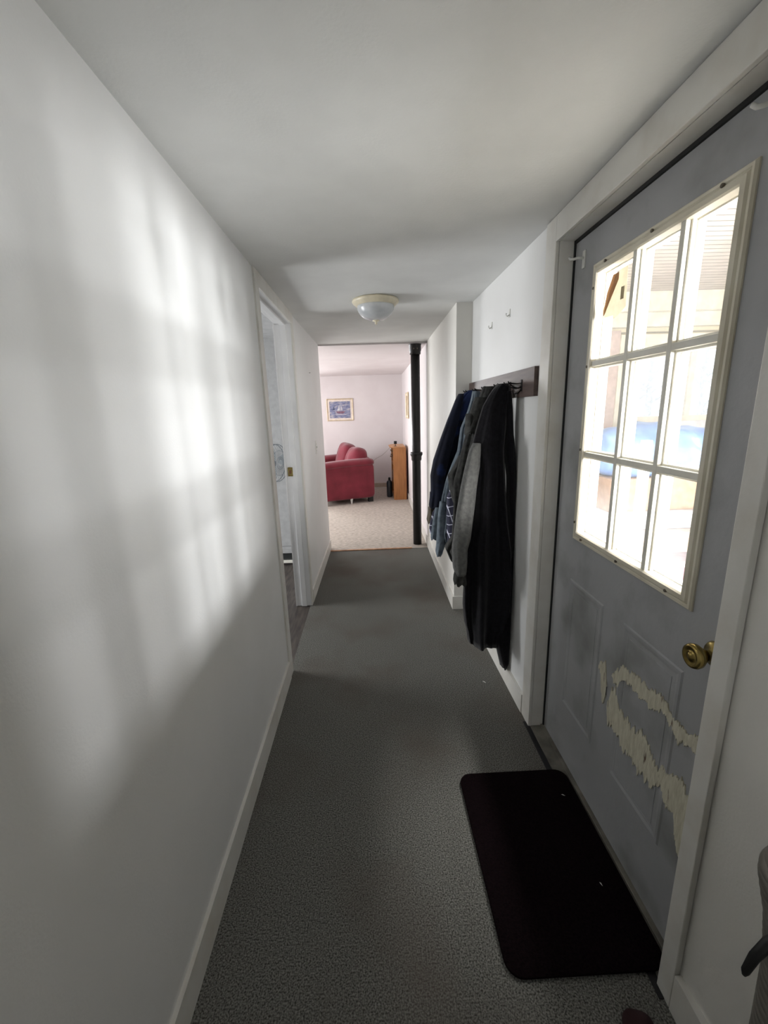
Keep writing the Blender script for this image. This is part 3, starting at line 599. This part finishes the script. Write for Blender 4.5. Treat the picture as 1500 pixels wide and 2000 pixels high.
# bookcase
SX0, SX1, SY0, SY1, SH = 0.348, 0.560, 6.92, 7.55, 0.865
t = thing('bookcase', 'low orange wood bookcase against the right wall of the living room', 'bookcase', (SX0, SY0, 0))
w_, d_ = SX1 - SX0, SY1 - SY0
for y in (0, d_ - 0.018): obj('side_panel', B((0, w_, y, y + 0.018, 0.002, SH), bev=0.001), wood_m, t)
for z in (0.03, 0.30, 0.58, SH - 0.018): obj('shelf', B((0, w_ - 0.006, 0.018, d_ - 0.018, z, z + 0.018)), wood_m, t)
obj('back_panel', B((w_ - 0.006, w_, 0.018, d_ - 0.018, 0.02, SH)), wood_m, t)
tp = obj('tray', B((SX0 - 0.05, SX1 - 0.01, SY0 + 0.02, SY1 - 0.05, SH + 0.001, SH + 0.010), (SX0 - 0.02, SX1 - 0.01, SY0 + 0.04, SY1 - 0.08, SH + 0.010, SH + 0.022), bev=0.001), mat('pale_board', (206, 160, 118), 0.6, (176, 128, 90), 10))
tag(tp, 'thin pale wooden boards lying on top of the low bookcase', 'board')
rd = obj('folded_screen', B((SX1 + 0.002, SX1 + 0.016, SY0 + 0.03, SY1, 0.10, SH - 0.01), bev=0.002), mat('dark_red_board', (92, 30, 34), 0.6)); rd.location = (0, 0, -0.098)
tag(rd, 'dark red board leaning between the bookcase and the right wall', 'board')
t = thing('webcam', 'small black camera on a stand on top of the low bookcase', 'camera', (0.395, 7.0, SH + 0.022))
obj('stand', lathe([(0.022, 0.001), (0.022, 0.005), (0.005, 0.009), (0.005, 0.038)], 16), blk, t)
obj('camera_body', B((-0.024, 0.024, -0.018, 0.018, 0.034, 0.084), bev=0.006), blk, t)
obj('lens', lathe([(0.012, -0.018), (0.012, -0.024), (0.008, -0.025)], 16, axis='Y', loc=(0, 0, 0.06)), dark_metal, t)
cord = obj('power_cord', tube([(0.385, 7.03, SH + 0.0135), (0.33, 7.05, SH + 0.013), (0.305, 7.05, SH + 0.002), (0.25, 7.1, 0.80), (0.17, 7.2, 0.72), (0.08, 7.35, 0.66), (0.02, 7.5, 0.60), (0.0, 7.7, 0.4), (0.0, 7.9, 0.2), (0.0, 8.08, 0.115)], 0.003, 8), mat('pale_cord', (190, 180, 172), 0.5)); tag(cord, 'thin pale cord drooping from the bookcase top towards the sofa', 'cord')
# knick-knacks along the open front of the bookcase
knm = mat('dried_flowers', (126, 96, 70), 0.9, (80, 66, 56), 30)
bm = bmesh.new(); rnd = random.Random(4)
for k in range(26):
    a = rnd.uniform(2.2, 4.1); r = rnd.uniform(0.03, 0.085); z = rnd.uniform(0.0, 0.12)
    p = Vector((r * math.cos(a), r * 0.8 * math.sin(a), 0.10 + z)); plate([p, p + Vector((0.012, 0.006, 0.014)), p + Vector((-0.004, 0.01, 0.026)), p + Vector((-0.014, 0, 0.012))], (0.001, 0.001, 0), bm)
    if k % 2: tube([(0, 0, 0.06), tuple(p * 0.6 + Vector((0, 0, 0.04))), tuple(p)], 0.0015, 5, bm)
t = thing('dried_flowers', 'bunch of dried brown flowers spilling from the bookcase shelf', 'flowers', (SX0 + 0.045, SY0 + 0.10, 0.599))
obj('vase', lathe([(0.02, 0.0), (0.032, 0.03), (0.028, 0.06), (0.016, 0.085), (0.02, 0.095)], 20), mat('brown_vase', (96, 74, 60), 0.3), t, smooth=True)
obj('flower_heads', bm, knm, t)
t = thing('table_radio', 'dark speaker box on the middle shelf of the low bookcase', 'speaker', (SX0 - 0.008, SY0 + 0.03, 0.319))
obj('cabinet', B((0, 0.12, 0, 0.16, 0.0, 0.17), bev=0.006), mat('brown_box', (110, 78, 58), 0.6), t)
obj('grille', B((-0.003, 0.001, 0.02, 0.14, 0.03, 0.14)), blk, t)
t = thing('water_bottle', 'dark blue-grey jug standing on the floor beside the bookcase', 'bottle', (0.288, 7.22, 0.003))
obj('body', lathe([(0.045, 0), (0.048, 0.006), (0.050, 0.02), (0.050, 0.24), (0.046, 0.262), (0.026, 0.285), (0.018, 0.292)], 24), mat('dark_jug', (42, 48, 54), 0.25), t, smooth=True)
obj('cap', lathe([(0.020, 0.29), (0.020, 0.33), (0.014, 0.336)], 20), blk, t)

# framed pictures
gold_m = mat('pale_gold_frame', (228, 212, 180), 0.35, (206, 186, 146), 10, metal=0.3)
mat_board = mat('cream_mat_board', (238, 226, 214), 0.8)
def picture(label, a0, a1, b0, b1, place, art):
    c = Vector(place((a0 + a1) / 2, (b0 + b1) / 2, 0)); t = thing('framed_picture', label, 'picture', c)
    P2 = lambda a, b, h: Vector(place(a, b, h)) - c
    obj('frame', frame_sweep(a0, a1, b0, b1, [(0, 0), (0, 0.014), (0.006, 0.018), (0.014, 0.012), (0.016, 0.002), (0.012, 0.0)], P2), gold_m, t)
    obj('mat_board', frame_sweep(a0 + 0.012, a1 - 0.012, b0 + 0.012, b1 - 0.012, [(0, 0.002), (0, 0.006), (0.038, 0.006), (0.038, 0.002)], P2), mat_board, t)
    a0, a1, b0, b1 = a0 + 0.046, a1 - 0.046, b0 + 0.046, b1 - 0.046
    pr = obj('print', plate([P2(a0, b0, 0.004), P2(a1, b0, 0.004), P2(a1, b1, 0.004), P2(a0, b1, 0.004)], P2(a0, b0, 0.001) - P2(a0, b0, 0.003)), art, t)
    return t, P2, pr
sea_m = mat('sea_print', (150, 156, 184), 0.6, (96, 102, 138), 18, lo=0.35, hi=0.65, stretch=(1, 1, 3), rgb3=(196, 190, 192), s3=10, lo3=0.5, hi3=0.7)
t, P2, pr = picture('framed print of a sailing boat on grey-blue water on the far living room wall', -0.800, -0.315, 1.300, 1.700, lambda a, b, h: (a, 8.1 - h, b), sea_m)
for nm, pts, col in (('hull', [(-0.64, 1.47), (-0.60, 1.435), (-0.50, 1.43), (-0.46, 1.465), (-0.50, 1.475)], (140, 104, 122)),
                     ('sail', [(-0.61, 1.49), (-0.565, 1.60), (-0.56, 1.49)], (222, 222, 226)), ('sail', [(-0.55, 1.49), (-0.545, 1.615), (-0.505, 1.49)], (214, 214, 222)),
                     ('sail', [(-0.69, 1.50), (-0.67, 1.57), (-0.655, 1.50)], (70, 84, 112)), ('wave', [(-0.66, 1.42), (-0.6, 1.405), (-0.46, 1.41), (-0.43, 1.425), (-0.5, 1.42), (-0.6, 1.425)], (214, 208, 216))):
    obj(nm, plate([P2(a, b, 0.0048) for a, b in pts], P2(0, 1, 0.0005) - P2(0, 1, 0)), mat('ink_' + nm, col, 0.7, tuple(v * 0.85 for v in col), 40), pr)
xr = lambda y: 0.574 + (0.603 - 0.574) * (y - 4.451) / 3.649
picture('gold framed picture on the right living room wall, seen almost edge-on', 6.63, 7.02, 1.33, 1.725, lambda a, b, h: (xr(a) - 0.001 - h, a, b), mat('brown_print', (120, 92, 70), 0.6, (160, 136, 104), 12))

# ------------------------------------------------------------------ corrugated hose near the camera
path = [(0.622, 0.42, 0.0), (0.636, 0.425, 0.25), (0.640, 0.43, 0.45), (0.635, 0.432, 0.60), (0.624, 0.438, 0.70), (0.611, 0.447, 0.77), (0.607, 0.450, 0.815)]
pp = []; rr = []; M_ = 420
for k in range(M_):
    s = k / (M_ - 1) * (len(path) - 1); i = min(int(s), len(path) - 2); f = s - i
    p = Vector(path[i]).lerp(Vector(path[i + 1]), f); pp.append(p)
    e = max(0.0, 1 - max(0, (p.z - 0.778)) / 0.045); rr.append((0.0545 + 0.0040 * abs(math.sin(PI * p.z / 0.0165)) ** 0.6) * (0.45 + 0.55 * e ** 0.5))
t = thing('corrugated_hose', 'grey ribbed flexible hose standing upright at the near right wall', 'hose', (0.63, 0.44, 0))
hs = tube(pp, rr, 40); shift(hs, (-0.63, -0.44, 0)); obj('hose', hs, mat('grey_ribbed_plastic', (120, 116, 108), 0.4, (100, 96, 90), 20), t, smooth=True)
obj('clip', tube([(-0.045, 0.004, 0.69), (-0.066, 0.004, 0.672), (-0.083, 0.004, 0.645), (-0.092, 0.004, 0.616), (-0.093, 0.004, 0.609)], [0.006, 0.008, 0.007, 0.0055, 0.003], 10), blk, t, smooth=True, label='black clip')
bm = soft(0.075, 0.075, 0.03, 2.6, 6)
for v in bm.verts: v.co.z += 0.006 * math.sin(v.co.x * 90) * math.cos(v.co.y * 70)
gl_o = obj('glove', bm, mat('dark_maroon_knit', (48, 24, 26), 0.95), smooth=True); gl_o.location = (0.585, 0.665, 0.018); tag(gl_o, 'small dark maroon crumpled glove on the carpet at the bottom edge', 'glove')

# ------------------------------------------------------------------ enclosed porch beyond the door
struct('floor_porch', B((0.85, 4.3, -1.7, 5.2, -0.2, -0.12)), mat('porch_floor_paint', (170, 166, 160), 0.6))
struct('ceiling_porch', B((0.85, 4.3, -1.7, 0.49, 2.40, 2.46), (0.85, 4.3, 1.71, 4.4, 2.40, 2.46), (0.85, 1.19, 0.49, 1.71, 2.40, 2.46), (2.41, 4.3, 0.49, 1.71, 2.40, 2.46)), porchceil_m)  # gap in the boards made for the added overhead lamp
struct('wall_porch_house', B((0.85, 0.87, -1.7, 0.70, -0.12, 2.4), (0.85, 0.87, 1.72, 4.3, -0.12, 2.4), (0.85, 0.87, 0.70, 1.72, 2.05, 2.4)), siding_m)
EYW = 4.05
struct('wall_porch_end', B((0.87, 2.28, EYW, EYW + 0.1, -0.12, 2.4), (2.28, 3.95, EYW, EYW + 0.1, -0.12, 0.85), (2.28, 4.2, EYW, EYW + 0.1, 2.06, 2.4), (3.75, 4.2, EYW, EYW + 0.1, 0.85, 2.06)), siding_m)
struct('trim_8', B((0.87, 4.1, EYW - 0.12, EYW, 2.24, 2.40), (0.87, 4.1, EYW - 0.06, EYW, 2.12, 2.24), bev=0.004), munt_m)
struct('trim_9', B((2.02, 2.30, EYW - 0.02, EYW, -0.12, 2.10)), mat('pinkish_panel', (214, 196, 190), 0.7))
wn = struct('window_3', frame_sweep(2.30, 3.75, 0.85, 2.06, [(0, 0.0), (0, 0.03), (0.09, 0.03), (0.09, 0.01), (0.13, 0.01), (0.13, -0.06), (0.05, -0.06)], lambda a, b, h: (a, EYW - h, b)), munt_m)
obj('window_rail', B((2.40, 3.65, EYW + 0.0, EYW + 0.04, 1.28, 1.33)), munt_m, wn)
obj('window_mullion', B((3.0, 3.05, EYW + 0.003, EYW + 0.037, 0.95, 1.95)), munt_m, wn)
# outer wall with two windows (never seen from inside the hall, lets the daylight in)
ow = bmesh.new()
for z0, z1 in ((-0.12, 0.15), (0.85, 1.0), (1.75, 2.4)): box(ow, 4.10, 4.2, -1.7, 4.05, z0, z1)
for y0, y1 in ((-1.7, -0.50), (1.10, 1.50), (2.40, 4.05)): box(ow, 4.10, 4.2, y0, y1, 1.0, 1.75)
struct('wall_porch_outer', ow, siding_m)
struct('window_4', frame_sweep(-0.50, 1.10, 1.0, 1.75, [(0, 0), (0, 0.02), (0.05, 0.02), (0.05, -0.06), (0.02, -0.06)], lambda a, b, h: (4.1 - h, a, b)), munt_m)
struct('window_5', frame_sweep(1.50, 2.40, 1.0, 1.75, [(0, 0), (0, 0.02), (0.05, 0.02), (0.05, -0.06), (0.02, -0.06)], lambda a, b, h: (4.1 - h, a, b)), munt_m)
snow = obj('snowy_ground', B((-3, 14, 5.3, 18, -0.5, -0.4)), mat('snow', (244, 246, 250), 0.9), kind='structure')
# far trees beyond the porch window
tm = mat('grey_bark', (224, 224, 222), 0.9)
for i, (x, y, h, r) in enumerate(((5.3, 8.6, 4.2, 0.07), (6.1, 9.4, 4.8, 0.09), (6.9, 8.9, 4.4, 0.06), (7.9, 10.2, 5.0, 0.10))):
    t = thing('bare_tree', ['slim bare tree seen through the porch end window, leftmost', 'taller bare tree second from the left beyond the porch window', 'thin bare tree third from the left beyond the porch window', 'thick bare tree rightmost beyond the porch window'][i], 'tree', (x, y, -0.4), group='bare trees beyond the porch')
    obj('trunk', tube([(0, 0, 0), (0.03, 0, h * 0.5), (0.0, 0.05, h)], [r, r * 0.7, r * 0.2], 10), tm, t, smooth=True)
    rnd = random.Random(i)
    for k in range(9):
        z = h * rnd.uniform(0.3, 0.9); a = rnd.uniform(0, 6.28); ln = rnd.uniform(0.4, 0.9)
        obj('branch', tube([(0.01, 0, z), (0.5 * ln * math.cos(a), 0.5 * ln * math.sin(a), z + 0.3 * ln), (ln * math.cos(a), ln * math.sin(a), z + 0.8 * ln)], [r * 0.4, r * 0.25, r * 0.08], 6), tm, t)

# things stored in the porch
table_m = mat('porch_table_wood', (176, 162, 152), 0.6, (156, 140, 130), 8, stretch=(1, 6, 1))
t = thing('work_table', 'pale wooden table in the porch carrying the cardboard box and blue bundle', 'table', (1.95, 2.95, -0.12))
obj('table_top', B((-0.75, 0.80, -0.40, 0.40, 0.72, 0.76), bev=0.004), table_m, t)
obj('apron', B((-0.70, 0.75, -0.38, -0.35, 0.62, 0.72)), mat('orange_apron', (206, 160, 124), 0.6), t)
for x in (-0.70, 0.70):
    for y in (-0.36, 0.32): obj('leg', B((x, x + 0.05, y, y + 0.05, 0.002, 0.72)), table_m, t)
TZ = 0.641
tote_m = mat('tote_plastic', (206, 207, 212), 0.4)
t = thing('plastic_tote', 'white lidded plastic tote under the cardboard box in the porch', 'tote', (1.92, 2.85, TZ))
obj('tub', B((-0.42, 0.25, -0.22, 0.22, 0.0, 0.10), bev=0.012), tote_m, t); obj('lid', B((-0.44, 0.27, -0.24, 0.24, 0.10, 0.125), bev=0.006), tote_m, t)
t = thing('cardboard_box', 'open brown cardboard box below the blue bundle in the porch', 'box', (1.92, 2.85, TZ + 0.126))
cbm = mat('cardboard', (182, 150, 126), 0.85, (168, 136, 112), 20)
obj('carton', B((-0.38, 0.36, -0.20, 0.20, 0.0, 0.215), bev=0.003), cbm, t)
obj('tape', B((-0.38, 0.36, -0.025, 0.025, 0.2152, 0.2165)), mat('packing_tape', (216, 200, 176), 0.3), t)
BZ = TZ + 0.126 + 0.218
bm = soft(0.96, 0.46, 0.36, 2.6, 14)
rnd = random.Random(2)
for v in bm.verts:
    w = 0.014 * math.sin(v.co.x * 19 + v.co.z * 13) + 0.010 * math.sin(v.co.x * 37 - v.co.y * 21) + 0.008 * math.sin(v.co.z * 50 + v.co.x * 11)
    v.co += v.co.normalized() * w; v.co.z = max(v.co.z * (1 - 0.16 * v.co.x), -0.165)
    v.co.z = max(v.co.z, -0.15)
tb = obj('tarp_bundle', bm, mat('blue_tarp', (128, 160, 214), 0.35, (108, 142, 204), 6, bump=0.6, bscale=24), smooth=True); tb.location = (1.93, 2.86, BZ + 0.151)
tag(tb, 'crumpled blue tarp bundle piled on the cardboard box in the porch', 'bundle')
t = thing('white_post', 'white plastic post standing in front of the blue bundle in the porch', 'post', (1.50, 2.28, -0.119))
obj('shaft', B((-0.022, 0.022, -0.022, 0.022, 0.0, 1.38), bev=0.004), tote_m, t)
obj('foot', B((-0.07, 0.07, -0.07, 0.07, 0.0, 0.02), bev=0.004), tote_m, t)
t = thing('storage_bin', 'pinkish red plastic bin with a pale lid under the porch table', 'bin', (2.14, 2.83, -0.119))
rb = mat('red_plastic', (222, 70, 110), 0.4)
bm = bmesh.new(); box(bm, -0.24, 0.24, -0.18, 0.18, 0.0, 0.48, bev=0.02)
for v in bm.verts: v.co.x *= 0.85 + 0.15 * v.co.z / 0.48; v.co.y *= 0.85 + 0.15 * v.co.z / 0.48
obj('tub', bm, rb, t); obj('lid', B((-0.26, 0.26, -0.20, 0.20, 0.48, 0.52), bev=0.012), mat('pale_pink_lid', (236, 200, 214), 0.4), t)
t = thing('foam_board', 'large white tilted board behind the blue bundle in the porch', 'board', (2.62, 3.55, 0.0))
obj('sheet', shift(B((-0.42, 0.42, -0.02, 0.02, 0.0, 1.42), bev=0.004), (0, 0, -0.118)), tote_m, t)
t.rotation_euler = (math.radians(-6), 0, 0)
t = thing('folded_cloth', 'tall crumpled grey bag standing on the porch floor beside the table', 'bag', (1.06, 2.40, 0.0))
bm = soft(0.17, 0.22, 1.06, 5, 10)
for v in bm.verts: v.co.x += 0.012 * math.sin(v.co.z * 40); v.co.y += 0.012 * math.sin(v.co.z * 31 + v.co.x * 20)
obj('bag_body', shift(bm, (0, 0, 0.413)), mat('grey_bag', (176, 174, 180), 0.7), t, smooth=True)
obj('bag_strap', tube([(-0.04, 0, 0.90), (-0.02, 0.2, 0.98), (0.04, 0.0, 0.90)], 0.008, 8), mat('grey_strap', (150, 148, 156), 0.7), t)
